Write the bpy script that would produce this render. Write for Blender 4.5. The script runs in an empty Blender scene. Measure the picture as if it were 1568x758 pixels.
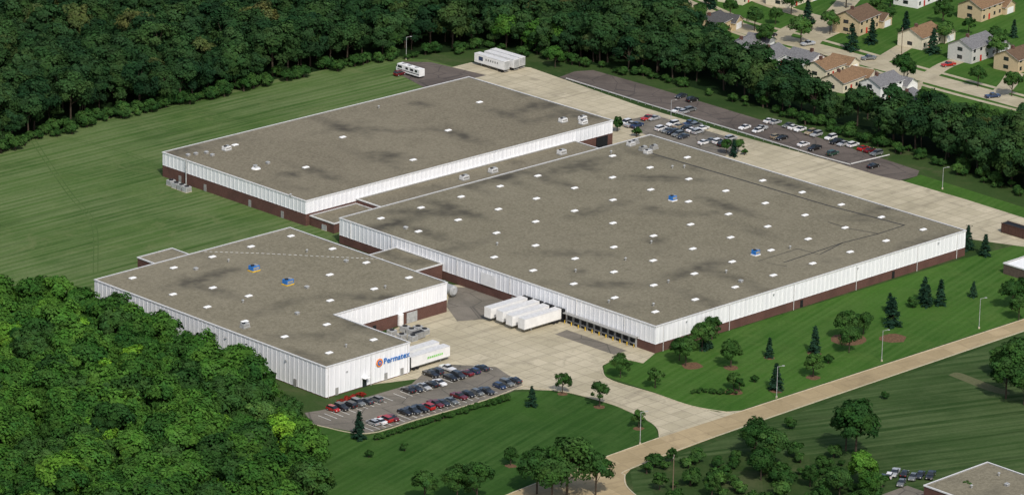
import bpy, math, random
import numpy as np
from mathutils import Vector, Matrix
random.seed(7); rng=np.random.default_rng(7)
scn=bpy.context.scene
COL=scn.collection
# ---------------------------------------------------------------- camera solved from the building edges
# world: x = along the long SE walls, y = along the dock walls, z = up, metres; origin = near corner of the main warehouse
F=6812.0
d2=Vector((7310,2073,-F)).normalized(); d1=Vector((-7018,2359,-F)).normalized()
d1=(d1-d2*d1.dot(d2)).normalized(); upv=d2.cross(d1)
R=Matrix((d2,d1,upv))
CAM=-(R@Vector((1003-784,379-541,-F))).normalized()*1240
def G(px,py,z=0.0):
    """survey measurement (1568-wide print) -> site coordinates in metres on the level z"""
    r=R@Vector((px-784,379-py,-F)); t=(z-CAM.z)/r.z; p=CAM+r*t
    return (p.x,p.y)
cd=bpy.data.cameras.new('camera'); cam=bpy.data.objects.new('camera',cd); COL.objects.link(cam)
M4=R.to_4x4(); M4.translation=CAM; cam.matrix_world=M4
cd.sensor_width=36; cd.lens=36*F/1568; cd.clip_end=20000; cd.clip_start=10
scn.camera=cam
# ---------------------------------------------------------------- light
AZ=Vector((-0.50,-1,0)).normalized(); EL=math.radians(47)
S=Vector((AZ.x*math.cos(EL),AZ.y*math.cos(EL),math.sin(EL)))
w=bpy.data.worlds.new('World'); scn.world=w; w.use_nodes=True
nt=w.node_tree; sky=nt.nodes.new('ShaderNodeTexSky'); sky.sky_type='NISHITA'; sky.sun_disc=False
sky.sun_elevation=EL; sky.sun_rotation=math.atan2(S.x,S.y); sky.air_density=1.1; sky.dust_density=3
nt.links.new(sky.outputs[0],nt.nodes['Background'].inputs[0]); nt.nodes['Background'].inputs[1].default_value=0.13
sd=bpy.data.lights.new('sun','SUN'); sd.energy=2.8; sd.angle=math.radians(1.0); sd.color=(1,0.95,0.87)
so=bpy.data.objects.new('sun',sd); COL.objects.link(so); so.rotation_euler=S.to_track_quat('Z','Y').to_euler()
scn.view_settings.view_transform='Standard'; scn.view_settings.look='None'; scn.view_settings.exposure=0
# ---------------------------------------------------------------- material helpers
class NB:
    def __init__(s,name,rough=0.85,spec=0.2):
        s.m=bpy.data.materials.new(name); s.m.use_nodes=True; s.t=s.m.node_tree; s.b=s.t.nodes['Principled BSDF']
        s.b.inputs['Roughness'].default_value=rough; s.b.inputs['Specular IOR Level'].default_value=spec
        s.pos=s.t.nodes.new('ShaderNodeNewGeometry').outputs['Position']
    def n(s,t): return s.t.nodes.new(t)
    def l(s,a,b): s.t.links.new(a,b)
    def map(s,scale=(1,1,1),rot=0,loc=(0,0,0),src=None):
        m=s.n('ShaderNodeMapping'); m.inputs['Scale'].default_value=scale; m.inputs['Rotation'].default_value=(0,0,rot); m.inputs['Location'].default_value=loc
        s.l(src or s.pos,m.inputs['Vector']); return m.outputs[0]
    def rotscale(s,rot,scale):
        return s.map(scale,0,(0,0,0),s.map((1,1,1),rot))
    def noise(s,scale,detail=3,rough=0.6,vec=None,dist=0):
        x=s.n('ShaderNodeTexNoise'); x.inputs['Scale'].default_value=scale; x.inputs['Detail'].default_value=detail
        x.inputs['Roughness'].default_value=rough; x.inputs['Distortion'].default_value=dist; s.l(vec or s.pos,x.inputs['Vector']); return x.outputs['Fac']
    def ramp(s,f,a,b,va=0,vb=1):
        r=s.n('ShaderNodeMapRange'); r.inputs[1].default_value=a; r.inputs[2].default_value=b; r.inputs[3].default_value=va; r.inputs[4].default_value=vb
        r.interpolation_type='SMOOTHSTEP'; s.l(f,r.inputs[0]); return r.outputs[0]
    def math(s,op,a,b=None,c=None):
        m=s.n('ShaderNodeMath'); m.operation=op
        for i,v in enumerate((a,b,c)):
            if v is None: continue
            if isinstance(v,(int,float)): m.inputs[i].default_value=v
            else: s.l(v,m.inputs[i])
        return m.outputs[0]
    def mix(s,f,a,b,mode='MIX'):
        m=s.n('ShaderNodeMix'); m.data_type='RGBA'; m.blend_type=mode
        for i,v in ((0,f),(6,a),(7,b)):
            if isinstance(v,(int,float)): m.inputs[i].default_value=v
            elif isinstance(v,tuple): m.inputs[i].default_value=(*v,1)
            else: s.l(v,m.inputs[i])
        return m.outputs[2]
    def out(s,c): 
        if isinstance(c,tuple): s.b.inputs['Base Color'].default_value=(*c,1)
        else: s.l(c,s.b.inputs['Base Color'])
        return s.m
def simple(name,c,rough=0.7,var=0.15,scale=1.5,spec=0.25,metal=0):
    k=NB(name,rough,spec); k.b.inputs['Metallic'].default_value=metal
    f=k.noise(scale,4); d=tuple(v*(1-var) for v in c); e=tuple(min(1,v*(1+var)) for v in c)
    return k.out(k.mix(k.ramp(f,.3,.7),d,e))
def grass(name,a,b,c,stripe=None,speck=1.0,extra=None):
    k=NB(name,.95,.05)
    col=k.mix(k.ramp(k.noise(.018,4,.6,dist=.6),.38,.62),a,b)
    col=k.mix(k.math('MULTIPLY',k.ramp(k.noise(.09,5,.7),.45,.75),.7),col,c)
    if stripe:
        rot,per,amt,x=stripe
        for rr,pp,aa in ((rot,per,amt),(rot+.02,per*2.7,amt*.6)):
            v=k.map((1,1,0),rr)
            wv=k.n('ShaderNodeTexWave'); wv.inputs['Scale'].default_value=.314/pp; wv.inputs['Distortion'].default_value=1.6; wv.inputs['Detail'].default_value=2; wv.inputs['Detail Scale'].default_value=.2
            k.l(v,wv.inputs['Vector'])
            brk=k.ramp(k.noise(.025,3),.38,.6,.15,1)
            col=k.mix(k.math('MULTIPLY',k.math('MULTIPLY',k.ramp(wv.outputs['Fac'],.2,.85),aa),brk),col,x)
        v2=k.rotscale(rot,(.9,.02,1)); col=k.mix(k.math('MULTIPLY',k.ramp(k.noise(.8,4,.7,v2),.45,.68),min(1,amt*1.1)),col,x)
        v2=k.rotscale(rot,(.5,.015,1)); col=k.mix(k.math('MULTIPLY',k.ramp(k.noise(.6,4,.7,v2),.5,.7),amt*.8),col,tuple(q*.65 for q in a))
    if extra: col=k.mix(k.math('MULTIPLY',k.ramp(k.noise(.035,6,.75,dist=1.5),.52,.68),.75),col,extra)
    f=k.noise(1.0,3,.8); col=k.mix(k.ramp(f,.25,.75,.26*speck,0),col,(.008,.02,.005))
    return k.out(col)
M_ground=grass('rough_grass',(.028,.058,.016),(.042,.078,.022),(.065,.092,.032),extra=(.085,.10,.045))
M_field=grass('mown_field_grass',(.050,.104,.024),(.074,.135,.034),(.11,.16,.05),(math.radians(90),2.9,.62,(.155,.200,.085)),extra=(.14,.175,.07))
M_lawn=grass('lawn_grass',(.036,.100,.015),(.052,.128,.020),(.085,.145,.034),(math.radians(75),2.4,.35,(.085,.160,.038)),extra=(.06,.125,.025))
M_lawn2=grass('front_lawn_grass',(.028,.076,.014),(.040,.098,.018),(.062,.115,.03),(math.radians(75),2.4,.42,(.064,.128,.032)))
M_field2=grass('striped_field_grass',(.028,.060,.016),(.040,.078,.022),(.064,.095,.036),(math.radians(112),4.0,.65,(.088,.128,.05)))
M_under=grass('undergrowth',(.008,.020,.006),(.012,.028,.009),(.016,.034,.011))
def concrete(name,base,dark,light,joint=4.6,jt=.5,rot=0):
    k=NB(name,.9,.15)
    col=k.mix(k.ramp(k.noise(.03,5,.65),.35,.65),base,light)
    col=k.mix(k.math('MULTIPLY',k.ramp(k.noise(.12,5,.7,dist=1),.5,.75),.6),col,dark)
    col=k.mix(k.math('MULTIPLY',k.ramp(k.noise(1,4,.7,k.rotscale(rot,(.015,.35,1))),.5,.72),.45),col,dark)
    br=k.n('ShaderNodeTexBrick'); br.offset=0; br.inputs['Color1'].default_value=(1,1,1,1); br.inputs['Color2'].default_value=(.84,.84,.82,1)
    br.inputs['Mortar'].default_value=(jt,jt,jt,1); br.inputs['Scale'].default_value=1; br.inputs['Mortar Size'].default_value=.12
    br.inputs['Brick Width'].default_value=joint; br.inputs['Row Height'].default_value=joint; br.inputs['Mortar Smooth'].default_value=.3
    k.l(k.map((1,1,1),rot),br.inputs['Vector'])
    col=k.mix(1.0,col,br.outputs['Color'],'MULTIPLY')
    col=k.mix(k.ramp(k.noise(1.5,3,.8),.3,.7,.12,0),col,(.03,.03,.03))
    return k.out(col)
M_conc=concrete('yard_concrete',(.46,.41,.29),(.27,.24,.175),(.55,.49,.355),4.6,.62)
M_road=concrete('road_concrete',(.39,.305,.175),(.27,.21,.125),(.45,.355,.21),6.5,.75,.17)
M_street=concrete('street_concrete',(.42,.37,.25),(.30,.26,.19),(.48,.43,.31),5,.8,.3)
M_kerb=simple('kerb_concrete',(.46,.41,.29),.9,.15)
def asphalt(name,a,b):
    k=NB(name,.9,.2); col=k.mix(k.ramp(k.noise(.05,6,.7,dist=1),.35,.65),a,b)
    cr=k.n('ShaderNodeTexVoronoi'); cr.feature='DISTANCE_TO_EDGE'; cr.inputs['Scale'].default_value=.11; k.l(k.pos,cr.inputs['Vector'])
    col=k.mix(k.ramp(cr.outputs[0],0,.03,.5,0),col,(.03,.03,.03))
    return k.out(k.mix(k.ramp(k.noise(2,2,.8),.3,.7,.2,0),col,(.02,.02,.02)))
M_asph=asphalt('lot_asphalt',(.15,.137,.112),(.215,.193,.158))
M_asph2=asphalt('old_asphalt',(.095,.08,.07),(.145,.122,.105))
M_line=simple('white_line_paint',(.7,.7,.66),.8)
def roofmat(name,a,b,off):
    k=NB(name,.97,.05)
    col=k.mix(k.ramp(k.noise(.02,6,.7,k.map(loc=off)),.35,.65),a,b)
    col=k.mix(k.math('MULTIPLY',k.ramp(k.noise(.07,6,.8,dist=1.2),.48,.7),.5),col,tuple(v*.66 for v in a))
    f=k.ramp(k.noise(.35,4,.85),.3,.7); col=k.mix(k.math('MULTIPLY',f,.35),col,tuple(v*.7 for v in a))
    f=k.ramp(k.noise(1.2,3,.85),.40,.62); col=k.mix(k.math('MULTIPLY',f,.55),col,tuple(v*1.35 for v in b))
    for rot,sx,sy,th,amt in ((0,.014,.06,.36,.85),(0,.06,.016,.34,.8),(.78,.014,.05,.32,.8),(0,.035,.035,.22,.8)):
        v=k.n('ShaderNodeTexVoronoi'); v.inputs['Scale'].default_value=1; v.inputs['Randomness'].default_value=.8
        wob=k.n('ShaderNodeVectorMath'); wob.operation='ADD'
        nz=k.n('ShaderNodeTexNoise'); nz.inputs['Scale'].default_value=.10; nz.inputs['Detail'].default_value=5; nz.inputs['Roughness'].default_value=.7; k.l(k.pos,nz.inputs['Vector'])
        sc=k.n('ShaderNodeVectorMath'); sc.operation='SCALE'; sc.inputs[3].default_value=.40; k.l(nz.outputs['Color'],sc.inputs[0])
        k.l(k.map((sx,sy,0),0,off,k.map((1,1,1),rot)),wob.inputs[0]); k.l(sc.outputs[0],wob.inputs[1]); k.l(wob.outputs[0],v.inputs['Vector'])
        m=k.ramp(v.outputs['Distance'],.0,th,amt,0)
        m=k.math('MULTIPLY',m,k.ramp(k.noise(.30,5,.75),.35,.60,.3,1))
        col=k.mix(m,col,(.045,.043,.038))
    return k.out(col)
M_roof=roofmat('ballast_roof',(.165,.150,.106),(.200,.182,.132),(0.3,.2,0))
M_roofC=roofmat('ballast_roof_tan',(.172,.156,.110),(.210,.190,.138),(3.3,1.2,0))
M_roofA=roofmat('ballast_roof_brown',(.162,.144,.104),(.196,.176,.128),(5.3,7.2,0))
def siding():
    k=NB('white_metal_siding',.55,.3)
    f=k.noise(.5,4,.7,k.map((1,1,.12))); col=k.mix(k.ramp(f,.4,.75),(.82,.83,.85),(.73,.74,.77))
    sp=k.n('ShaderNodeSeparateXYZ'); k.l(k.pos,sp.inputs[0]); s=k.math('FRACT',k.math('DIVIDE',k.math('ADD',sp.outputs[0],sp.outputs[1]),1.83))
    col=k.mix(k.ramp(s,.0,.14,.3,0),col,(.35,.37,.42))
    f2=k.noise(.08,3); return k.out(k.mix(k.ramp(f2,.45,.7,0,.3),col,(.72,.73,.74)))
M_white=siding()
def brickm():
    k=NB('brown_brick',.9,.1); br=k.n('ShaderNodeTexBrick'); br.inputs['Color1'].default_value=(.14,.063,.05,1); br.inputs['Color2'].default_value=(.10,.048,.04,1); br.inputs['Mortar'].default_value=(.15,.11,.09,1)
    br.inputs['Scale'].default_value=2.5; cx=k.n('ShaderNodeCombineXYZ'); sp=k.n('ShaderNodeSeparateXYZ'); k.l(k.pos,sp.inputs[0]); k.l(k.math('ADD',sp.outputs[0],sp.outputs[1]),cx.inputs[0]); k.l(sp.outputs[2],cx.inputs[1]); k.l(cx.outputs[0],br.inputs['Vector'])
    return k.out(k.mix(k.ramp(k.noise(.25,4),.35,.7,0,.5),br.outputs[0],(.07,.042,.035)))
M_brick=brickm()
M_trim=simple('parapet_metal',(.62,.62,.61),.5,.1)
M_sky=simple('skylight_dome',(.84,.84,.82),.35,.08)
M_curb=simple('grey_metal',(.28,.28,.27),.5)
M_dark=simple('dark_opening',(.015,.016,.018),.6)
M_steel=simple('galvanised_steel',(.36,.37,.37),.45,.2,.8,.4)
M_tyre=simple('tyre_rubber',(.02,.02,.02),.9)
M_blue=simple('blue_paint',(.03,.17,.50),.5)
M_yel=simple('yellow_paint',(.65,.42,.04),.6)
M_or=simple('orange_paint',(.75,.22,.03),.6)
M_green=simple('green_decal',(.16,.55,.06),.6)
M_trl=simple('trailer_white',(.76,.76,.75),.45,.06,.6)
M_tar=simple('tar_seam',(.045,.043,.04),.8)
M_bark=simple('bark',(.055,.042,.03),.95)
M_wood=simple('pole_wood',(.16,.12,.08),.9)
M_glass=simple('window_glass',(.02,.025,.03),.12,.2,1,.8)
M_red=simple('red_paint',(.5,.03,.02),.5)
# ---------------------------------------------------------------- mesh builder
class MB:
    def __init__(s): s.v=[];s.f=[];s.mi=[];s.mats=[]
    def idx(s,m):
        if m not in s.mats: s.mats.append(m)
        return s.mats.index(m)
    def face(s,pts,m):
        i=len(s.v); s.v+=[tuple(p) for p in pts]; s.f.append(tuple(range(i,i+len(pts)))); s.mi.append(s.idx(m))
    def box(s,x0,y0,z0,x1,y1,z1,m,top=None,taper=0):
        i=len(s.v); t=taper
        s.v+=[(x0,y0,z0),(x1,y0,z0),(x1,y1,z0),(x0,y1,z0),(x0+t,y0+t,z1),(x1-t,y0+t,z1),(x1-t,y1-t,z1),(x0+t,y1-t,z1)]
        k=s.idx(m); kt=s.idx(top) if top else k
        s.f+=[(i,i+3,i+2,i+1),(i+4,i+5,i+6,i+7),(i,i+1,i+5,i+4),(i+1,i+2,i+6,i+5),(i+2,i+3,i+7,i+6),(i+3,i,i+4,i+7)]; s.mi+=[k,kt,k,k,k,k]
    def cyl(s,p0,p1,r0,r1,m,n=12,cap=True):
        p0=Vector(p0);p1=Vector(p1);d=(p1-p0).normalized(); a=d.orthogonal().normalized(); b=d.cross(a); i=len(s.v); k=s.idx(m)
        for p,r in((p0,r0),(p1,r1)):
            for j in range(n):
                q=p+(a*math.cos(2*math.pi*j/n)+b*math.sin(2*math.pi*j/n))*r; s.v.append(tuple(q))
        for j in range(n): s.f.append((i+j,i+(j+1)%n,i+n+(j+1)%n,i+n+j)); s.mi.append(k)
        if cap:
            s.f+=[tuple(i+j for j in range(n))[::-1],tuple(i+n+j for j in range(n))]; s.mi+=[k,k]
    def mesh(s,name):
        me=bpy.data.meshes.new(name); me.from_pydata(s.v,[],s.f)
        for m in s.mats: me.materials.append(m)
        me.polygons.foreach_set('material_index',s.mi); me.update(); return me
    def obj(s,name,parent=None,loc=(0,0,0),rot=0):
        o=bpy.data.objects.new(name,s.mesh(name)); COL.objects.link(o); o.location=loc; o.rotation_euler=(0,0,rot)
        if parent: o.parent=parent
        return o
def empty(name,loc=(0,0,0),rot=0):
    o=bpy.data.objects.new(name,None); COL.objects.link(o); o.location=loc; o.rotation_euler=(0,0,rot); o.empty_display_size=1; return o
def inst(name,me,loc,rot=0,scale=1,color=None):
    o=bpy.data.objects.new(name,me); COL.objects.link(o); o.location=loc; o.rotation_euler=(0,0,rot)
    o.scale=(scale,)*3 if isinstance(scale,(int,float)) else scale
    if color: o.color=(*color,1)
    return o
def poly(name,pts,z,mat,parent=None):
    b=MB(); b.face([(x,y,z) for x,y in pts],mat); o=b.obj(name,parent)
    if o.data.polygons[0].normal.z<0: o.data.flip_normals()
    return o
def gp(l,z=0): return [G(a,b,z) for a,b in l]
def smooth(pts,n=6):
    out=[]
    P=[Vector(p) for p in pts]; P=[P[0]*2-P[1]]+P+[P[-1]*2-P[-2]]
    for i in range(1,len(P)-2):
        for k in range(n):
            t=k/n; a,b,c,d=P[i-1:i+3]
            out.append(tuple(.5*((2*b)+(c-a)*t+(2*a-5*b+4*c-d)*t*t+(3*b-a-3*c+d)*t**3)))
    out.append(tuple(P[-2])); return out
def strip(name,pts,wd,z,mat,h=0,parent=None):
    b=MB(); P=[Vector(p) for p in pts]; L=[];Rr=[]
    for i,p in enumerate(P):
        t=(P[min(i+1,len(P)-1)]-P[max(i-1,0)]).normalized(); n=Vector((-t.y,t.x)); L.append(p+n*wd/2); Rr.append(p-n*wd/2)
    for i in range(len(P)-1):
        b.face([(*Rr[i],z+h),(*Rr[i+1],z+h),(*L[i+1],z+h),(*L[i],z+h)],mat)
        if h:
            b.face([(*Rr[i],0),(*Rr[i+1],0),(*Rr[i+1],z+h),(*Rr[i],z+h)],mat); b.face([(*L[i+1],0),(*L[i],0),(*L[i],z+h),(*L[i+1],z+h)],mat)
    return b.obj(name,parent)
# ---------------------------------------------------------------- ground, fields, roads
poly('ground',[(-6000,-6000),(9000,-6000),(9000,9000),(-6000,9000)],0,M_ground)
poly('mown_field',gp([(-60,250),(0,226),(60,200),(200,168),(420,122),(600,88),(655,92),(760,120),(700,200),(600,330),(520,370),(500,400),(440,400),(143,450),(60,452),(-60,465)]),.02,M_field)
poly('side_lawn',gp([(1003,541),(1475,396),(1568,372),(1640,360),(1640,464),(1568,487),(1125,631),(1075,628),(1000,600),(925,575),(925,560),(945,548),(985,553)]),.02,M_lawn)
poly('front_lawn',gp([(475,640),(560,668),(785,600),(850,598),(940,620),(1000,645),(1008,668),(985,678),(785,752),(770,790),(440,790),(470,700)]),.02,M_lawn2)
poly('striped_field',gp([(965,722),(1568,511),(1680,480),(1750,700),(1568,830),(985,830)]),.02,M_field2)
poly('grass_verge',gp([(1380,280),(1410,268),(1568,318),(1680,350),(1680,366),(1568,336),(1480,308)]),.03,M_lawn)
M_dirt=grass('bare_dirt',(.13,.135,.07),(.09,.11,.045),(.18,.165,.10))
poly('dirt_patch',smooth(gp([(1452,574),(1466,570),(1490,578),(1520,590),(1545,600),(1540,604),(1510,597),(1475,583),(1452,574)]),3)[:-1],.03,M_dirt)
M_track=grass('worn_grass',(.085,.135,.045),(.07,.12,.035),(.10,.14,.05))
for tr in ([(45,212),(70,250),(105,300),(140,345),(143,420)],[(50,206),(110,215),(190,235),(250,262)]):
    for o_ in (0,1.7): strip('wheel_track',smooth([(a+o_,b) for a,b in gp(tr)],5),.35,.03,M_track)
# back yard
yard_b=poly('rear_concrete_yard',gp([(672,112),(690,104),(722,96),(812,104),(985,165),(1130,208),(1330,262),(1480,306),(1568,334),(1700,375),(1700,400),(1568,378),(1475,365),(1003,230),(930,220),(800,160),(700,130)]),.04,M_conc)
poly('rear_parking_lot',gp([(856,119),(880,110),(908,108),(1000,134),(1250,210),(1408,262),(1404,270),(1378,277),(1340,268),(1130,202)]),.06,M_asph2)
poly('inner_parking_lot',gp([(945,188),(1000,176),(1120,212),(1135,225),(1110,240),(1000,212)]),.06,M_asph)
poly('corner_asphalt_lot',gp([(604,110),(616,95),(660,96),(745,116),(722,121),(650,135)]),.06,M_asph2)
poly('dock_yard',gp([(570,520),(640,486),(690,436),(760,440),(1003,541),(985,556),(945,548),(922,560),(926,576),(945,586),(1000,602),(1060,622),(1100,631),(1140,628),(1130,650),(1010,670),(1008,655),(985,640),(940,620),(880,603),(850,598),(800,596),(745,600),(640,580),(560,590)]),.04,M_conc)
poly('yard_asphalt',gp([(684,470),(690,440),(735,440),(770,455),(790,468),(750,488),(700,492)]),.06,M_asph)
lot=poly('front_parking_lot',gp([(466,632),(492,628),(575,604),(630,588),(650,570),(690,558),(760,562),(802,590),(780,601),(745,612),(640,642),(560,664),(480,650)]),.06,M_asph)
road=poly('main_road',gp([(1760,425),(1568,489),(1125,633),(1010,670),(910,706),(785,754),(640,815),(760,900),(1040,900),(985,768),(960,745),(957,728),(967,717),(1125,658),(1568,507),(1760,444)]),.05,M_road)
for nm,pl in (('road_kerb',smooth(gp([(1760,425),(1568,489),(1125,633)]),4)),('road_kerb',smooth(gp([(1010,670),(910,706),(785,754),(700,790)]),4)),('road_kerb',smooth(gp([(1760,444),(1568,507),(1125,658),(967,717),(957,728),(960,745),(985,768)]),5)),
              ('driveway_kerb',smooth(gp([(985,556),(945,548),(922,560),(926,576),(945,586),(1000,602),(1060,622),(1125,633)]),6)),
              ('driveway_kerb',smooth(gp([(802,590),(820,594),(850,598),(880,603),(940,620),(985,640),(1006,655),(1010,670)]),6)),
              ('driveway_kerb',smooth(gp([(480,650),(560,664),(640,642),(745,612),(802,590)]),4))):
    strip(nm,pl,.3,.05,M_kerb,.12)
poly('paved_apron',gp([(868,505),(960,537),(940,543),(850,512)]),.06,M_asph)
# residential streets
def st(l,wd=8,n='residential_street',z=.05,m=M_street): strip(n,smooth(gp(l),5),wd,z,m)
poly('housing_lawn',gp([(1010,-70),(1700,-70),(1700,220),(1568,200),(1400,170),(1250,140),(1130,80),(1030,20)]),.02,M_lawn)
st([(1010,-10),(1060,12),(1140,45),(1235,70),(1340,98),(1450,128),(1568,160),(1700,200)],10)
st([(1110,-40),(1150,-5),(1250,28),(1310,30)],7,z=.07); st([(1330,-40),(1300,0),(1262,40),(1235,70)],8,z=.09); 
st([(1000,-30),(1070,0),(1150,34),(1245,58),(1345,86),(1455,116),(1600,156)],2,'sidewalk',.06)
st([(1040,20),(1135,54),(1225,80),(1335,108),(1445,140),(1568,172)],2,'sidewalk',.06)
for l in ([(1345,96),(1365,84),(1385,72)],[(1420,118),(1445,102),(1470,92)],[(1530,145),(1545,128),(1555,112)],[(1300,92),(1290,104),(1275,114)],[(1325,104),(1318,118),(1305,128)],[(1400,125),(1395,138),(1385,148)],[(1195,60),(1205,48),(1230,36)],[(1100,30),(1085,42),(1075,50)],[(1240,65),(1285,45),(1310,40)]):
    st(l,6,'driveway',.055)
# ---------------------------------------------------------------- industrial buildings
def ribwall(b,p0,p1,z0,z1,m,pitch=1.83,dp=.08):
    p0=Vector(p0);p1=Vector(p1);L=(p1-p0).length;t=(p1-p0)/L;n=Vector((t.y,-t.x)); k=max(1,round(L/pitch)); pt=L/k
    prof=[]
    for i in range(k):
        s=i*pt; prof+=[(s,0),(s+pt*.60,0),(s+pt*.70,dp),(s+pt*.90,dp)]
    prof.append((L,0))
    P=[p0+t*s+n*o for s,o in prof]
    for i in range(len(P)-1): b.face([(*P[i],z0),(*P[i+1],z0),(*P[i+1],z1),(*P[i],z1)],m)
def inset(poly_,d):
    n=len(poly_); out=[]
    for i in range(n):
        a=Vector(poly_[i-1]);p=Vector(poly_[i]);c=Vector(poly_[(i+1)%n]); u=(p-a).normalized();v=(c-p).normalized()
        nu=Vector((-u.y,u.x));nv=Vector((-v.y,v.x)); out.append(tuple(p+(nu+nv)*d))
    return out
def building(name,pl,h,bh,roof,mat_low=M_brick,mat_up=M_white,brickedges=None,rib=True,pw=.3):
    e=empty(name); n=len(pl)
    b=MB(); c=MB()
    for i in range(n):
        p,q=pl[i],pl[(i+1)%n]; bb=bh if (brickedges is None or i in brickedges) else .3
        if bb>0: c.face([(*p,0),(*q,0),(*q,bb),(*p,bb)],mat_low)
        if h-.25>bb:
            if rib:
                ribwall(b,p,q,bb,h-.25,mat_up)
                o=Vector((Vector(q)-Vector(p)).normalized()); nn=Vector((o.y,-o.x))*.08
                b.face([(*p,bb),(*q,bb),(q[0]+nn.x,q[1]+nn.y,bb),(p[0]+nn.x,p[1]+nn.y,bb)],mat_up)
            else: b.face([(*p,bb),(*q,bb),(*q,h-.25),(*p,h-.25)],mat_up)
    if b.f: b.obj('siding',e)
    c.obj('brick_base',e)
    r=poly('roof',inset(pl,pw),h-.3,roof,e)
    b=MB(); o_=inset(pl,-.16); i_=inset(pl,pw)
    for i in range(n):
        j=(i+1)%n
        b.face([(*o_[i],h),(*o_[j],h),(*i_[j],h),(*i_[i],h)],M_trim); b.face([(*o_[i],h-.3),(*o_[j],h-.3),(*o_[j],h),(*o_[i],h)],M_trim)
        b.face([(*i_[j],h-.32),(*i_[i],h-.32),(*i_[i],h),(*i_[j],h)],M_curb); b.face([(*o_[j],h-.3),(*o_[i],h-.3),(*i_[i],h-.3),(*i_[j],h-.3)],M_trim)
    b.obj('parapet',e)
    return e
def skylights(e,pts,z,s=1.12):
    b=MB()
    for x,y in pts:
        x+=random.uniform(-.25,.25); y+=random.uniform(-.25,.25)
        b.box(x-s,y-s*.62,z,x+s,y+s*.62,z+.3,M_curb); b.box(x-s*.95,y-s*.58,z+.3,x+s*.95,y+s*.58,z+.5,M_sky,taper=.25)
    b.obj('skylights',e)
def vents(e,pts,z):
    b=MB()
    for x,y in pts:
        k=random.random()
        if k<.7: b.cyl((x,y,z),(x,y,z+.8),.25,.25,M_curb,8); b.cyl((x,y,z+.8),(x,y,z+1.0),.42,.15,M_steel,8)
        else: b.box(x-.5,y-.5,z,x+.5,y+.5,z+.6,M_curb); b.box(x-.6,y-.6,z+.6,x+.6,y+.6,z+.8,M_steel,taper=.2)
    b.obj('roof_vents',e)
def rtu(e,x,y,z,m=M_trl,lx=2.6,ly=1.6,h=1.5,name='rooftop_unit',base=M_curb):
    b=MB(); b.box(x-lx/2-.15,y-ly/2-.15,z,x+lx/2+.15,y+ly/2+.15,z+.35,base); b.box(x-lx/2,y-ly/2,z+.35,x+lx/2,y+ly/2,z+h,m)
    b.cyl((x-lx*.22,y,z+h),(x-lx*.22,y,z+h+.2),ly*.3,ly*.3,M_dark,10); b.box(x+lx*.1,y-ly*.35,z+h,x+lx*.42,y+ly*.35,z+h+.18,M_curb if m is M_blue else M_steel)
    b.box(x-lx*.4,y-ly/2-.04,z+.6,x+lx*.4,y-ly/2-.003,z+h-.25,M_curb); b.obj(name,e)
Mw=building('warehouse_building',[(0,0),(133,0),(133,131),(0,131)],8,2.7,M_roof)
pts=[]
for i in range(8):
    for j in range(8):
        pts.append((9+i*16.4,9+j*16.2))
for q in (63,61,47,36,20,5): pts.pop(q)
skylights(Mw,pts,7.7)
vents(Mw,[(random.uniform(5,128),random.uniform(5,126)) for _ in range(14)],7.7)
for p,q,m in ((1030,306,0),(1157,389,0)):
    x,y=G(p,q,8); rtu(Mw,x,y,7.7,M_blue,1.9,1.7,1.6,base=M_trl)
for p,q in ((966,222),(985,229),(1001,227),(992,234),(972,219)):
    x,y=G(p,q,8); rtu(Mw,x,y,7.7,M_curb if q%2 else M_trim,2.4,1.6,1.2)
for l,wd in (([(985,229),(1000,236),(1140,277),(1268,315),(1385,345)],.7),([(1385,345),(1345,358),(1290,372),(1200,402)],.45),([(1345,358),(1300,350),(1268,340)],.4),([(1290,372),(1255,390),(1222,381)],.4),([(1222,381),(1160,400),(1205,408)],.3)):
    strip('tar_seam',gp(l,7.7),wd,7.72,M_tar,parent=Mw)
# dock doors on the x=0 wall
b=MB()
for i in range(10):
    y=8.5+i*2.75
    b.box(-.12,y-1.15,.1,-.003,y+1.15,2.68,M_dark); b.box(-.5,y-1.45,.0,-.005,y-1.16,2.69,M_steel); b.box(-.5,y+1.16,0,-.005,y+1.45,2.69,M_steel)
    b.box(-.65,y-1.0,.9,-.13,y+1.0,1.15,M_curb)
    for s in(-1.3,1.3): b.cyl((-1.1,y+s,0),(-1.1,y+s,1.1),.1,.1,M_yel,8)
b.box(-1.6,6.4,3.1,-.23,35,3.3,M_curb)
for y in (37.2,41.6,46,50.4): b.box(-.9,y-1.7,.2,-.003,y+1.7,3.9,M_dark)
b.box(-.12,56,.05,-.003,57.2,2.2,M_curb); b.box(-.28,64,2.8,-.23,70,6.5,M_trl)
for y in (12,31,58,80,108,126): b.cyl((-.2,y,2.7),(-.2,y,7.7),.09,.09,M_trim,6)
b.obj('dock_doors',Mw)
b=MB()
for x in (20,60,100): b.box(x,-.1,.05,x+1.1,-.003,2.2,M_dark)
for x in (12,48,84,120): b.box(x,-.5,6.6,x+.4,-.23,6.9,M_steel)
for x in (3,30,57,84,111,129): b.cyl((x,-.2,0),(x,-.2,7.7),.09,.09,M_trim,6)
b.obj('wall_doors_and_downpipes',Mw)
Aw=building('warehouse_building',[(3.5,150),(135.5,150),(135.5,217),(3.5,217)],8,3.8,M_roofA)
skylights(Aw,gp([(735,157),(686,200),(525,210),(361,222),(633,245),(468,256)],8),7.7)
vents(Aw,gp([(300,236),(316,234),(325,238),(391,255),(410,250),(288,238),(580,165),(445,300)],8),7.7)
for p,q in ((862,186),(892,183),(893,189),(347,229)):
    x,y=G(p,q,8); rtu(Aw,x,y,7.7,M_trl,2.4,1.8,1.3)
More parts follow.
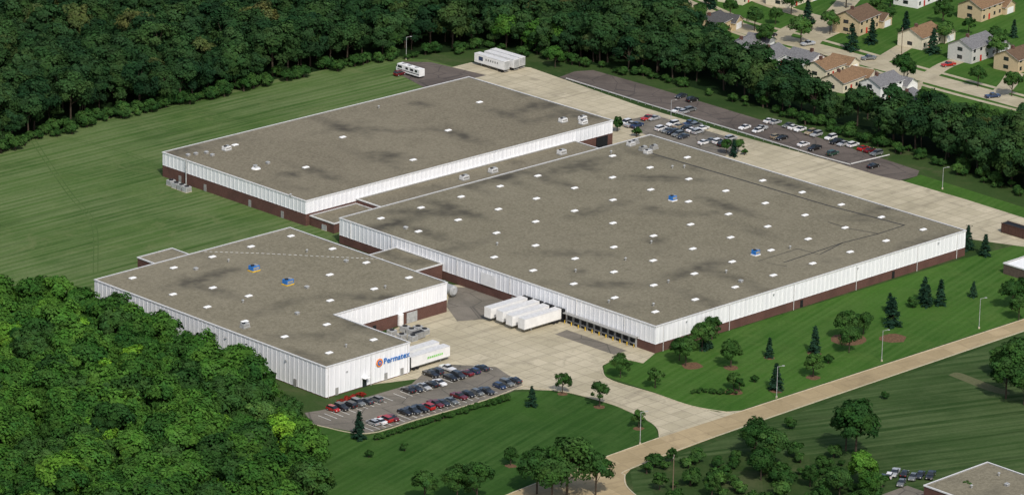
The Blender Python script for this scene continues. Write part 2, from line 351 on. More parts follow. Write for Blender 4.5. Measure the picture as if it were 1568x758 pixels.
b=MB(); x,y=G(392,257,8); b.cyl((x,y,7.7),(x,y,7.95),1.5,1.3,M_trl,16); b.cyl((x,y,7.95),(x,y,8.9),.4,.4,M_steel,12); b.obj('exhaust_fan',Aw)
b=MB()
for y in (160,175,196,208): b.box(3.4,y,.05,3.497,y+1.2,2.2,M_curb)
b.cyl((2.9,205,0),(2.9,205,8.6),.2,.2,M_steel,8); b.box(128,149.7,0,133,149.997,3.5,M_dark)
b.obj('wall_fittings',Aw)
Cw=building('factory_building',[(-93.3,33.2),(-62.5,33.2),(-62.5,64),(-19.3,64),(-19.3,131.5),(-93.3,131.5)],9,3.7,M_roofC,brickedges=[1,2,3])
skylights(Cw,gp([(445,361),(385,377),(326,393),(265,410),(203,426),(508,381),(326,440),(265,450),(318,470),(380,453),(375,492),(437,515),(500,497),(505,460),(562,402),(627,425),(571,520),(505,540),(572,442),(505,420)],9),8.7,1.1)
vents(Cw,gp([(470,440),(300,412),(350,400),(455,480),(530,400),(590,440),(372,462),(530,530),(470,385)],9),8.7)
for p,q in ((389,413),(441,434)):
    x,y=G(p,q,9); rtu(Cw,x,y,8.7,M_blue,2.6,2.0,1.6,base=M_yel)
for p,q in ((375,500),):
    x,y=G(p,q,9); rtu(Cw,x,y,8.7,M_steel,2.2,1.6,1.3)
P=gp([(305,385),(400,388),(500,393),(590,397)],8.7)
for i in range(3):
    a=Vector(P[i]);c=Vector(P[i+1])
    for k in range(12): strip('roof_marking',[a.lerp(c,k/12),a.lerp(c,(k+.55)/12)],.3,8.72,M_line,parent=Cw)
b=MB()
b.box(-80,33.0,.05,-78.6,33.195,2.3,M_glass); b.box(-80.3,31.8,2.7,-78.3,33.09,2.85,M_trl); b.box(-86,32.9,5.8,-85.6,33.1,6.1,M_steel)
for x in (-90,-72,-66): b.box(x,33.02,.1,x+1.1,33.09,2.2,M_curb)
for y in (45,70,95,115): b.box(-93.55,y,.1,-93.42,y+1.1,2.3,M_curb); b.box(-93.8,y+4,6.5,-93.42,y+4.4,6.9,M_steel)
for y in (35,39.3): b.box(-62.4,y-1.6,.4,-61.9,y+1.6,4.2,M_dark)
for x in (-92.6,-77,-63.4): b.cyl((x,33,0),(x,33,8.7),.09,.09,M_trim,6)
b.box(-48,63.8,.1,-46.8,63.99,2.3,M_dark); b.box(-35,63.8,.1,-31,63.99,3.2,M_steel); b.obj('doors_and_fittings',Cw)
# wall sign
sg=empty('wall_sign',(0,0,0))
tc=bpy.data.curves.new('lettering','FONT'); tc.body='Permatex'; tc.size=2.3; tc.space_character=1.08; tc.extrude=.05; tc.offset=.035; tc.materials.append(M_blue)
to=bpy.data.objects.new('lettering',tc); COL.objects.link(to); to.location=(-72.4,32.98,5.0); to.rotation_euler=(math.pi/2,0,0); to.parent=sg
b=MB(); b.cyl((-73.9,33.05,5.7),(-73.9,32.95,5.7),1.25,1.25,M_or,8); b.cyl((-73.9,32.94,5.7),(-73.9,32.88,5.7),.75,.75,M_blue,24); b.cyl((-73.9,32.87,5.7),(-73.9,32.82,5.7),.32,.32,M_or,16); b.obj('logo_disc',sg)
# low connecting buildings
c1=building('connector_building',[(24,131.3),(118,131.3),(118,149.7),(24,149.7)],4.6,4.2,M_roofA,rib=False)
for p,q in ((755,263),(711,274),(860,235)):
    x,y=G(p,q,4.6); rtu(c1,x,y,4.3,M_trim,2.6,1.8,1.4)
c2=building('connector_building',[(-19,86),(-.3,86),(-.3,106),(-19,106)],5,4.6,M_roofC,rib=False)
c3=building('annex_building',[(-70,131.8),(-57,131.8),(-57,140.5),(-70,140.5)],8.4,8.0,M_roofC,rib=False)
c4=building('connector_building',[(5,139),(23.7,139),(23.7,149.7),(5,149.7)],3.2,2.9,M_roofA,rib=False)
# bottom-right neighbour
x,y=G(1415,742,5); nb=building('office_building',[(x,y-60),(x+25,y-60),(x+25,y),(x,y)],5,4.6,M_roofC,rib=False)
vents(nb,[(x+8,y-9),(x+16,y-14),(x+20,y-8),(x+12,y-22),(x+5,y-18)],4.7); 
x,y=G(1418,752,0); poly('office_parking_lot',[(x-22,y-30),(x-.5,y-30),(x-.5,y+6),(x-22,y+6)],.05,M_asph)
# shed at the right
x,y=G(1536,419); sh=building('storage_shed',[(x,y-8),(x+10,y-8),(x+10,y),(x,y)],3.4,3.0,M_sky,mat_low=simple('shed_wall',(.10,.075,.06)),rib=False)
# dumpsters / equipment
def dumpster(x,y,rot,m,L=6.5,W=2.4,H=1.9):
    b=MB(); b.box(-L/2,-W/2,.2,L/2,W/2,H,m,M_dark); 
    for i in range(7): xx=-L/2+.3+i*(L-.6)/6; b.box(xx-.06,-W/2-.1,.2,xx+.06,-W/2-.003,H-.1,m); b.box(xx-.06,W/2+.003,.2,xx+.06,W/2+.1,H-.1,m)
    b.box(-L/2-.08,-W/2-.12,H,L/2+.08,-W/2+.08,H+.1,m); b.box(-L/2-.08,W/2-.08,H,L/2+.08,W/2+.12,H+.1,m)
    for s in(-1,1):
        for t in(-1,1): b.cyl((s*L*.4,t*W*.4-.08,.12),(s*L*.4,t*W*.4+.08,.12),.12,.12,M_tyre,8)
    b.obj('dumpster',loc=(x,y,.05),rot=rot)
M_rust=simple('rust_brown',(.085,.045,.035),.8)
x,y=G(1555,360); dumpster(x,y,math.pi/2,M_rust,9,3,3)
x,y=G(640,518); dumpster(x,y,0,M_curb,4,2)
dumpster(*G(520,350),0,M_trl,5,2.2)
b=MB(); x,y=-9,76; b.cyl((x,y-4,2),(x,y+4,2),1.55,1.55,M_steel,24); b.cyl((x,y-4.4,2),(x,y-4,2),1.0,1.55,M_steel,24); b.cyl((x,y+4,2),(x,y+4.4,2),1.55,1.0,M_steel,24)
for s in(-2.5,2.5): b.box(x-1.4,y+s-.25,.05,x+1.4,y+s+.25,.95,M_kerb)
b.cyl((x,y,3.5),(x,y,4.1),.35,.35,M_steel,10); b.obj('storage_tank')
b=MB(); x,y=G(613,499); b.cyl((x,y,0.3),(x,y,3.6),.9,.9,M_trl,16); b.cyl((x,y,3.6),(x,y,4.0),.9,.3,M_trl,16)
for k in range(4): a=k*math.pi/2; b.box(x+.7*math.cos(a)-.08,y+.7*math.sin(a)-.08,0,x+.7*math.cos(a)+.08,y+.7*math.sin(a)+.08,.4,M_steel)
b.obj('silo_tank')
def ac(x,y):
    b=MB(); b.box(-1.1,-1,.1,1.1,1,1.7,M_steel); b.cyl((0,0,1.7),(0,0,1.9),.75,.75,M_dark,14); b.box(-.9,-1.05,.4,.9,-1.003,1.4,M_curb); b.box(-1.2,-1.1,0,1.2,1.1,.1,M_kerb); b.obj('cooling_unit',loc=(x,y,.05))
for p,q in ((262,284),(270,288),(278,291),(286,294),(620,508),(630,512),(640,508),(650,512),(615,520),(632,522),(600,514),(540,340),(500,352)): ac(*G(p,q))
# ---------------------------------------------------------------- trailers and vehicles
M_navy=simple('navy_decal',(.04,.06,.12),.5)
def trailer_mesh(decal=None,L=14.6,W=1.29):
    b=MB(); b.box(0,-W,1.15,L,W,4.05,M_trl)
    for i in range(24):
        x=.3+i*(L-.6)/23; b.box(x-.04,-W-.03,1.2,x+.04,-W-.002,4.0,M_trl); b.box(x-.04,W+.002,1.2,x+.04,W+.03,4.0,M_trl)
    b.box(-.01,-W-.04,1.02,L+.01,W+.04,1.14,M_curb); b.box(0,-W-.04,4.052,L,W+.04,4.1,M_trim)
    b.box(-.06,-W*.95,1.25,-.003,-.02,3.95,M_steel); b.box(-.06,.02,1.25,-.003,W*.95,3.95,M_steel)
    for x in (1.3,2.6):
        for s in(-1,1): b.cyl((x,s*1.2,.5),(x,s*.65,.5),.5,.5,M_tyre,14)
        b.box(x-.1,-1,.42,x+.1,1,.58,M_dark)
    for s in(-1,1): b.box(L-3.2,s*.8-.08,.1,L-3.0,s*.8+.08,1.1,M_steel)
    b.box(-.05,-1.1,.5,.08,1.1,.65,M_curb)
    if decal=='green':
        for i in range(8): x=6+i*.75; b.face([(x,-W-.05,2.2),(x+.5,-W-.05,2.2),(x+.62,-W-.05,2.8),(x+.12,-W-.05,2.8)],M_green)
    if decal=='blue':
        for i in range(6): x=3+i*1.1; b.box(x,W+.035,2.5,x+.6,W+.05,3.2,M_curb)
        b.box(10.4,W+.035,2.0,12.4,W+.05,3.4,M_navy)
    return b.mesh('semi_trailer')
T0,T1,T2=trailer_mesh(),trailer_mesh('green'),trailer_mesh('blue')
for i,y in enumerate((37.2,41.6,46,50.4)): inst('semi_trailer',T0,(-1.2-.5*(i%2),y,.05),math.pi)
inst('semi_trailer',T1,(-61.4,35,.05),0); inst('semi_trailer',T1,(-61.4,39.3,.05),0)
for (p,q),m in (((776,112),T2),((791,109),T0),((800,106),T0)):
    x,y=G(p,q); inst('semi_trailer',m,(x,y,.05),math.pi/2)
# motorhome
b=MB(); b.box(0,-1.25,.75,11,1.25,3.2,M_trl); b.box(11,-1.2,.75,11.5,1.2,2.0,M_trl); b.face([(11.5,-1.2,2.0),(11.5,1.2,2.0),(11.02,1.2,3.1),(11.02,-1.2,3.1)],M_glass)
for s in(-1,1):
    for x0,x1 in((1,2.2),(3,4.6),(5.6,6.8),(8.6,10.6)): b.box(x0,min(s*1.253,s*1.28),2.0,x1,max(s*1.253,s*1.28),2.8,M_glass)
    b.box(.2,min(s*1.253,s*1.275),1.3,10.8,max(s*1.253,s*1.275),1.55,M_tar)
    for x in(2.2,3.1,9.2): b.cyl((x,s*1.2,.5),(x,s*.8,.5),.48,.48,M_tyre,12)
for x in(2.5,6,8.8): b.box(x-.6,-.5,3.2,x+.6,.5,3.5,M_steel)
x,y=G(646,121); b.obj('motorhome',loc=(x,y,.06),rot=math.pi/2)
# cars
kp=NB('car_paint',.3,.5); oi=kp.n('ShaderNodeObjectInfo'); kp.l(oi.outputs['Color'],kp.b.inputs['Base Color']); kp.b.inputs['Coat Weight'].default_value=.5; M_paint=kp.m
M_lamp=simple('lamp_lens',(.7,.7,.65),.2); M_tail=simple('tail_lens',(.4,.02,.02),.3)
def car_mesh(sec,cab,wheels,wr=.33):
    b=MB(); L=[]
    for x,zb,zbelt,zt,wb,wt in sec: L.append([(x,-wb*.96,zb),(x,-wb,zbelt*.6+.12),(x,-wb*.97,zbelt),(x,-wt,zt),(x,wt,zt),(x,wb*.97,zbelt),(x,wb,zbelt*.6+.12),(x,wb*.96,zb)])
    i0=len(b.v)
    for l in L: b.v+=l
    for i in range(len(L)-1):
        g=cab[i] # '' body, 'r' roof seg, 'w' windscreen
        for j in range(7):
            m=M_paint
            if g=='r' and j in(2,4): m=M_glass
            if g=='w' and j in(2,3,4): m=M_glass
            a=i0+i*8+j; b.f.append((a,a+1,a+9,a+8)); b.mi.append(b.idx(m))
        a=i0+i*8; b.f.append((a+7,a,a+8,a+15)); b.mi.append(b.idx(M_dark))
    b.f.append(tuple(i0+j for j in range(8))); b.mi.append(b.idx(M_paint)); e=i0+8*(len(L)-1); b.f.append(tuple(e+j for j in range(7,-1,-1))); b.mi.append(b.idx(M_paint))
    for x in wheels:
        for s in(-1,1): b.cyl((x,s*.92,wr),(x,s*.68,wr),wr,wr,M_tyre,12); b.cyl((x,s*.935,wr),(x,s*.925,wr),wr*.55,wr*.55,M_steel,10)
    xf=sec[-1][0]; xr=sec[0][0]
    for s in(-1,1):
        b.box(xf-.1,s*.6-.15,.58,xf+.03,s*.6+.15,.72,M_lamp); b.box(xr-.03,s*.6-.15,.7,xr+.1,s*.6+.15,.85,M_tail)
        b.box(.75,s*.98-.08,.95,.9,s*.98+.08,1.1,M_dark)
    return b.mesh('parked_car')
sedan=car_mesh([(-2.35,.35,.8,.82,.8,.7),(-2.2,.22,.93,.97,.88,.76),(-1.55,.22,.96,1.0,.9,.78),(-.95,.22,.97,1.4,.9,.62),(.25,.22,.95,1.43,.9,.63),(1.05,.22,.92,.96,.9,.76),(2.1,.22,.76,.8,.87,.72),(2.35,.35,.58,.6,.76,.62)],['','','w','r','w','',''],(-1.4,1.42))
suv=car_mesh([(-2.3,.4,1.0,1.02,.86,.8),(-2.22,.35,1.08,1.2,.92,.82),(-1.95,.35,1.1,1.7,.93,.74),(.35,.35,1.08,1.74,.93,.74),(1.05,.35,1.05,1.1,.93,.8),(2.15,.35,.95,1.0,.9,.78),(2.35,.45,.7,.72,.82,.7)],['','w','r','w','',''],(-1.4,1.45),.37)
hatch=car_mesh([(-2.0,.35,.85,.87,.8,.74),(-1.95,.25,.98,1.05,.86,.76),(-1.45,.25,.98,1.45,.87,.64),(.35,.25,.95,1.48,.87,.64),(1.2,.25,.9,.93,.87,.72),(1.85,.25,.75,.78,.84,.68),(2.0,.35,.55,.57,.74,.6)],['','w','r','w','',''],(-1.25,1.25))
pick=car_mesh([(-2.7,.45,1.0,1.01,.9,.86),(-2.65,.4,1.05,1.06,.95,.88),(-.9,.4,1.05,1.07,.95,.88),(-.75,.4,1.08,1.68,.95,.72),(.5,.4,1.08,1.7,.95,.72),(1.15,.4,1.05,1.1,.95,.82),(2.5,.4,.98,1.02,.92,.8),(2.7,.5,.7,.72,.84,.72)],['','','w','r','w','',''],(-1.7,1.75),.39)
CC={'k':(.012,.012,.014),'d':(.03,.035,.045),'b':(.02,.04,.10),'s':(.36,.37,.38),'g':(.14,.15,.15),'w':(.72,.72,.72),'r':(.38,.015,.012),'m':(.12,.01,.015),'t':(.30,.25,.17),'n':(.02,.06,.04)}
def car(px,py,c,rot,vary=.04,m=None):
    x,y=G(px,py); inst('parked_car',m or random.choice([sedan,sedan,suv,hatch,sedan,pick,suv]),(x,y,.07),rot+random.uniform(-vary,vary)+(math.pi if random.random()<.5 else 0),1,CC[c])
H=math.pi/2
for a in ((510,629,'r'),(523,627,'k'),(535,623,'k'),(548,620,'g'),(561,617,'d'),(577,614,'g'),
 (625,600,'k'),(637,598,'d'),(649,595,'s'),(661,591,'k'),(673,589,'w'),(660,576,'k'),(685,567,'w'),(668,572,'d'),(690,581,'k'),(702,578,'d'),(714,574,'m'),(726,571,'b'),(738,566,'d'),
 (571,650,'s'),(581,648,'w'),(590,645,'r'),(600,643,'m'),(620,634,'k'),(632,632,'d'),(644,629,'k'),(655,626,'r'),(667,622,'m'),(678,620,'d'),(691,617,'g'),(703,610,'m'),(717,607,'k'),(731,604,'g'),(745,602,'d'),
 (765,594,'b'),(776,590,'g'),(788,585,'d')): car(a[0],a[1],a[2],H)
for a in ((1043,150,'d'),(1060,156,'k'),(1037,172,'w'),(1047,174,'s'),(1057,171,'g'),(1178,188,'w'),(1187,190,'s'),(1207,195,'g'),(1215,198,'w'),(1225,201,'w'),(1241,206,'t'),(1250,209,'s'),(1272,214,'w'),(1281,220,'k'),(1291,223,'s'),(1306,225,'w'),(1322,230,'r'),(1332,233,'m'),(1342,238,'g'),
 (1140,198,'w'),(1160,203,'w'),(1165,200,'s'),(1188,212,'t'),(1197,214,'k'),(1230,224,'w'),(1247,230,'k'),(1275,238,'n'),(1337,257,'k'),
 (958,191,'w'),(967,194,'s'),(975,195,'b'),(992,184,'r'),(1001,184,'s'),(1012,200,'w'),(1022,203,'g'),(1030,206,'k'),(1038,209,'g'),(1046,212,'d'),(1030,193,'w'),(1040,196,'t'),(1050,199,'k'),(1060,202,'w'),(1068,205,'s'),(1056,192,'b'),(1066,195,'g'),(1076,199,'w'),(1078,221,'w'),(1090,218,'g'),(1100,220,'w'),(1108,224,'k'),(1119,215,'s'),
 (612,116,'m')): car(*a,0)
for a in ((1425,731,'k'),(1409,730,'d'),(1398,733,'g'),(1385,728,'k'),(1370,727,'s'),(1362,731,'w'),(1352,735,'d'),(1343,737,'k'),(1332,739,'r'),(1380,742,'g')): car(*a,.5)
for a in ((1452,102,'r'),(1300,135,'w'),(1330,92,'g'),(1237,70,'s'),(1180,56,'k'),(1520,150,'b')): car(*a,-.3,.2)
# painted bays
b=MB()
for (a,c,n,L) in (((497,640),(592,610),10,5.0),((562,656),(752,598),20,5.2),((612,606),(745,562),13,5)):
    for i in range(n+1):
        t=i/n; x,y=G(a[0]+(c[0]-a[0])*t,a[1]+(c[1]-a[1])*t); b.box(x-.08,y-L/2,.062,x+.08,y+L/2,.07,M_line)
b.obj('parking_bay_markings')
# guard rail
def rail(name,l,h=.8,step=3.5,m=M_trim):
    P=[Vector(p) for p in gp(l)]; b=MB()
    for i in range(len(P)-1):
        a,c=P[i],P[i+1]; L=(c-a).length; n=int(L/step); t=(c-a).normalized(); q=Vector((-t.y,t.x))*.06
        for s in(1,-1): b.face([(*(a+q*s),h-.3),(*(c+q*s),h-.3),(*(c+q*s),h),(*(a+q*s),h)],m)
        b.face([(*(a+q),h),(*(c+q),h),(*(c-q),h),(*(a-q),h)],m)
        for k in range(n): p=a.lerp(c,k/n); b.box(p.x-.07,p.y-.07+.15,0,p.x+.07,p.y+.07+.15,h-.02,M_curb)
    b.obj(name)
rail('guard_rail',[(867,123),(1000,165),(1130,204)]); rail('guard_rail',[(1130,204),(1250,241),(1302,255)]); rail('guard_rail',[(1303,254),(1362,240)])
# lamps and poles
def lamp(px,py,h=9):
    x,y=G(px,py); b=MB(); b.cyl((0,0,0),(0,0,.5),.3,.28,M_kerb,10); b.cyl((0,0,.5),(0,0,h),.1,.07,M_steel,8); b.cyl((0,0,h-.1),(1.4,0,h+.2),.05,.04,M_steel,6); b.box(1.2,-.15,h+.1,1.9,.15,h+.25,M_steel); b.obj('street_lamp',loc=(x,y,.02),rot=math.radians(-35))
for a in ((1499,503),(1350,553),(1189,609),(980,680),(852,735),(1443,290,7),(1027,190,8),(622,92,8)): lamp(*a)
def upole(px,py,h=11):
    x,y=G(px,py); b=MB(); b.cyl((0,0,0),(0,0,h),.16,.11,M_wood,8); b.box(-1.1,-.07,h-.9,1.1,.07,h-.75,M_wood)
    for s in(-1,-.4,.4,1): b.cyl((s,0,h-.75),(s,0,h-.5),.06,.05,M_steel,6)
    b.obj('utility_pole',loc=(x,y,0),rot=.6)
for a in ((1030,757),(1198,8),(1380,90)): upole(*a)
# ---------------------------------------------------------------- houses
def house(px,py,rot,Lx,Ly,h,wc,rc,garage=True,hip=False):
    x,y=G(px,py); e=empty('suburban_house',(x,y,0),rot)
    wm=simple('house_wall',wc,.8,.06); rm=simple('roof_shingle',rc,.95,.25,2)
    def blk(x0,y0,x1,y1,h,rh,nm,axis):
        b=MB(); b.box(x0,y0,0,x1,y1,h,wm); o=.5
        if axis=='x':
            ym=(y0+y1)/2
            for xx in(x0,x1): b.face([(xx,y0,h),(xx,y1,h),(xx,ym,h+rh)],wm)
            r=[[(x0-o,y0-o,h-.15),(x1+o,y0-o,h-.15),(x1+o,ym,h+rh+.12),(x0-o,ym,h+rh+.12)],[(x1+o,y1+o,h-.15),(x0-o,y1+o,h-.15),(x0-o,ym,h+rh+.12),(x1+o,ym,h+rh+.12)]]
        else:
            xm=(x0+x1)/2
            for yy in(y0,y1): b.face([(x0,yy,h),(x1,yy,h),(xm,yy,h+rh)],wm)
            r=[[(x0-o,y1+o,h-.15),(x0-o,y0-o,h-.15),(xm,y0-o,h+rh+.12),(xm,y1+o,h+rh+.12)],[(x1+o,y0-o,h-.15),(x1+o,y1+o,h-.15),(xm,y1+o,h+rh+.12),(xm,y0-o,h+rh+.12)]]
        b.obj(nm+'_walls',e); b=MB()
        for f in r: b.face(f,rm); b.face([(p[0],p[1],p[2]-.14) for p in f][::-1],M_trl)
        b.obj(nm+'_roof',e)
    blk(-Lx/2,-Ly/2,Lx/2,Ly/2,h,Ly*.24,'main','x')
    if garage: blk(Lx/2+.01,-Ly/2-1.5,Lx/2+6.5,Ly/2-2,3,2.0,'garage','y')
    b=MB()
    for s in(-1,1):
        yy=s*(Ly/2+.03)
        for k in range(4):
            xx=-Lx/2+1.6+k*(Lx-3.2)/3
            for z in ([1.0,3.8] if h>4.5 else [1.0]):
                if s<0 and k==1 and z<2: b.box(xx-.5,yy-.03,.1,xx+.5,yy+.03,2.2,M_red); continue
                b.box(xx-.6,yy-.03,z,xx+.6,yy+.03,z+1.3,M_glass)
        for z in ([1.0,3.8] if h>4.5 else [1.0]): b.box(s*(Lx/2+.03)-.03,-1,z,s*(Lx/2+.03)+.03,1,z+1.3,M_glass) if not(garage and s>0 and z<2) else None
    if garage: b.box(Lx/2+1.2,-Ly/2-1.56,.1,Lx/2+5.4,-Ly/2-1.503,2.4,M_trl)
    b.obj('windows_and_door',e)
    b=MB(); b.box(-Lx*.25,-.5,h,-Lx*.25+.9,.5,h+Ly*.24+1.1,M_brick); b.obj('chimney',e)
TAN=(.50,.40,.25);CR=(.66,.60,.46);WH=(.74,.74,.72);BR=(.12,.078,.05);GR=(.16,.16,.165);DK=(.07,.07,.07);RB=(.20,.125,.07)
for a in ((1310,46,.2,14,11,5.5,TAN,BR),(1408,68,.15,13,10,4.5,CR,RB),(1488,88,.1,15,10,5.5,(.5,.5,.47),GR),(1556,104,.1,13,10,5,TAN,BR),
 (1234,108,1.6,11,8,5.2,WH,GR,False),(1262,114,.15,12,9,3.6,CR,RB),(1290,134,.15,13,9,3.8,CR,RB),(1348,146,.1,13,9,5.2,WH,GR),(1139,82,.3,12,9,3.4,(.3,.3,.3),GR),
 (1090,50,.3,12,9,4.5,TAN,DK),(1180,98,.3,11,9,4,WH,GR,False),(1390,160,.4,9,7,3,WH,GR,False),(1205,5,.2,13,10,4.5,CR,BR),(1400,5,.2,13,10,5,WH,GR),(1500,25,.15,14,10,5,TAN,RB),(1130,0,.3,13,10,4,CR,BR),(1060,-12,.3,13,10,4,TAN,DK),(1620,130,.1,13,10,5,WH,GR)):
    house(*a)
# ---------------------------------------------------------------- vegetation
def leafmat(name,dark,light,hot,tr_=.18):
    m=bpy.data.materials.new(name); m.use_nodes=True; t=m.node_tree; b=t.nodes['Principled BSDF']; t.nodes.remove(b)
    at=t.nodes.new('ShaderNodeAttribute'); at.attribute_name='tint'; oi=t.nodes.new('ShaderNodeObjectInfo')
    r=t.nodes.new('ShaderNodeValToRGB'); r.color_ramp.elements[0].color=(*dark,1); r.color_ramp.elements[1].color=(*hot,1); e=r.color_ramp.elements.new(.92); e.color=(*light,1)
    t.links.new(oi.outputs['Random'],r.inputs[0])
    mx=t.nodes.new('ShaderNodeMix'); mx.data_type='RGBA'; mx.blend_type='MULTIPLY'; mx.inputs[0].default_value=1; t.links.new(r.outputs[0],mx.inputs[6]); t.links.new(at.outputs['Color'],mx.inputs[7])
    d=t.nodes.new('ShaderNodeBsdfDiffuse'); tr=t.nodes.new('ShaderNodeBsdfTranslucent'); ms=t.nodes.new('ShaderNodeMixShader'); ms.inputs[0].default_value=tr_
    t.links.new(mx.outputs[2],d.inputs[0]); t.links.new(mx.outputs[2],tr.inputs[0]); t.links.new(d.outputs[0],ms.inputs[1]); t.links.new(tr.outputs[0],ms.inputs[2]); t.links.new(ms.outputs[0],t.nodes['Material Output'].inputs[0]); return m
M_leafD=leafmat('forest_leaf',(.015,.042,.018),(.036,.078,.026),(.085,.10,.035))
M_leafL=leafmat('bright_leaf',(.026,.078,.018),(.062,.150,.026),(.14,.30,.03))
M_leafM=leafmat('park_leaf',(.024,.066,.018),(.044,.100,.026),(.065,.14,.035))
M_need=leafmat('needle',(.014,.038,.024),(.022,.055,.032),(.03,.065,.035))
def finish(name,C,N,S_,T,leaf,trunk):
    n=len(C); N=N/np.linalg.norm(N,axis=1,keepdims=True)
    a=np.cross(N,rng.normal(size=(n,3))); a/=np.linalg.norm(a,axis=1,keepdims=True); c=np.cross(N,a); s=S_[:,None]
    V=np.stack([C-a*s-c*s*.6,C+a*s-c*s*.6,C+a*s*.8+c*s*.6,C-a*s*.8+c*s*.6],1).reshape(-1,3)
    tv=np.array(trunk.v); nv=len(V); verts=np.concatenate([V,tv]); 
    faces=[(4*i,4*i+1,4*i+2,4*i+3) for i in range(n)]+[tuple(x+nv for x in f) for f in trunk.f]
    me=bpy.data.meshes.new(name); me.from_pydata(verts.tolist(),[],faces); me.materials.append(leaf); me.materials.append(M_bark)
    mi=np.zeros(len(faces),int); mi[n:]=1; me.polygons.foreach_set('material_index',mi)
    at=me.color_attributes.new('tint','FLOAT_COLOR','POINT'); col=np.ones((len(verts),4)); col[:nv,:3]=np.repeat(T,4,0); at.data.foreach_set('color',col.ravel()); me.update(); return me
def decid(seed,leaf,H=12,Rr=4.6,ncl=42,nl=85,ls=.32,base=.22,zs=1.0):
    global rng; rng=np.random.default_rng(seed)
    tr=MB(); tr.cyl((0,0,0),(0,0,H*.45),.26,.18,M_bark,7); tr.cyl((0,0,H*.45),(.2,.1,H*.85),.18,.06,M_bark,6)
    cz=H*(base+(1-base)*.48); rz=H*(1-base)*.5*zs; Cs=[];Ns=[];Ts=[];Ss=[]
    lob=rng.normal(size=(4,3)); lob/=np.linalg.norm(lob,axis=1,keepdims=True)
    for k in range(ncl):
        d=rng.normal(size=3); d/=np.linalg.norm(d); 
        if d[2]<-.5: d[2]*=-1
        rad=rng.uniform(.62,.9)*(1+.45*max(0,(lob@d).max()-.55)-.08)
        if k%6==0: rad*=.5
        c=np.array([d[0]*Rr*rad,d[1]*Rr*rad,cz+d[2]*rz*rad]); rc=Rr*rng.uniform(.2,.38)
        if k%4==0: tr.cyl((0,0,H*rng.uniform(.25,.5)),tuple(c),.1,.03,M_bark,5,False)
        dd=rng.normal(size=(nl,3))+d*.6+np.array([0,0,.4]); dd/=np.linalg.norm(dd,axis=1,keepdims=True)
        Cs.append(c+dd*rc*rng.uniform(.5,1.15,(nl,1))*np.array([1,1,.8])); Ns.append(dd*.7+d*.5+np.array([0,0,.15])+rng.normal(size=(nl,3))*.35)
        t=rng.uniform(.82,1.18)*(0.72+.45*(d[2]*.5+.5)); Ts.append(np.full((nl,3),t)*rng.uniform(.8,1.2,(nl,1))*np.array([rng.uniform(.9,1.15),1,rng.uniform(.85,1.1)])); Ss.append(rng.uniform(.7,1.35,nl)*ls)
    return finish('deciduous_tree',np.concatenate(Cs),np.concatenate(Ns),np.concatenate(Ss),np.concatenate(Ts),leaf,tr)
def conifer(seed,H=10,Rr=2.7,n=3600):
    global rng; rng=np.random.default_rng(seed); tr=MB(); tr.cyl((0,0,0),(0,0,H*.97),.2,.03,M_bark,7)
    nb=90; Cs=[];Ns=[];Ts=[]
    for k in range(nb):
        u=(k+rng.random())/nb; z=H*(.06+.9*u); r=Rr*(1-u)**.85*rng.uniform(.75,1.15)+.12; a=rng.uniform(0,2*math.pi); m=int(n/nb*(1.6-1.2*u)); t=rng.uniform(.15,1,m)**.7
        w_=.28*(1-t)+.2; p=np.stack([np.cos(a)*r*t,np.sin(a)*r*t,z-.22*r*t],1)+rng.normal(size=(m,3))*np.stack([w_,w_,w_*.45],1); Cs.append(p)
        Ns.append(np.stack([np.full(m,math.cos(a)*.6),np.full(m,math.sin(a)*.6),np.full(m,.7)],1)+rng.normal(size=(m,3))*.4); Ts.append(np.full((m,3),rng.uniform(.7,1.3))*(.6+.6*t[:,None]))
        if k%4==0: tr.cyl((0,0,z),(math.cos(a)*r*.8,math.sin(a)*r*.8,z-.2*r),.05,.02,M_bark,4,False)
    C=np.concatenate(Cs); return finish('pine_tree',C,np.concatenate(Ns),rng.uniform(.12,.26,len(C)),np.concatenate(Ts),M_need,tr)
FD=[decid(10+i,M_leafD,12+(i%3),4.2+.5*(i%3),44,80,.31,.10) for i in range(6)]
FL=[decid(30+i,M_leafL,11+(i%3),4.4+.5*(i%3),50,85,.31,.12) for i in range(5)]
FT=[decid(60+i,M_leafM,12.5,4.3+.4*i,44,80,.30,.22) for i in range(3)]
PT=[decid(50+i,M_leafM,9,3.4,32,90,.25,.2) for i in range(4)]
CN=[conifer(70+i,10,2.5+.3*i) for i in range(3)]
BU=[decid(90+i,M_leafM,3.2,2.0,18,60,.22,.02) for i in range(2)]
def inpoly(x,y,P):
    c=False; n=len(P)
    for i in range(n):
        x1,y1=P[i];x2,y2=P[i-1]
        if (y1>y)!=(y2>y) and x<(x2-x1)*(y-y1)/(y2-y1)+x1: c=not c
    return c
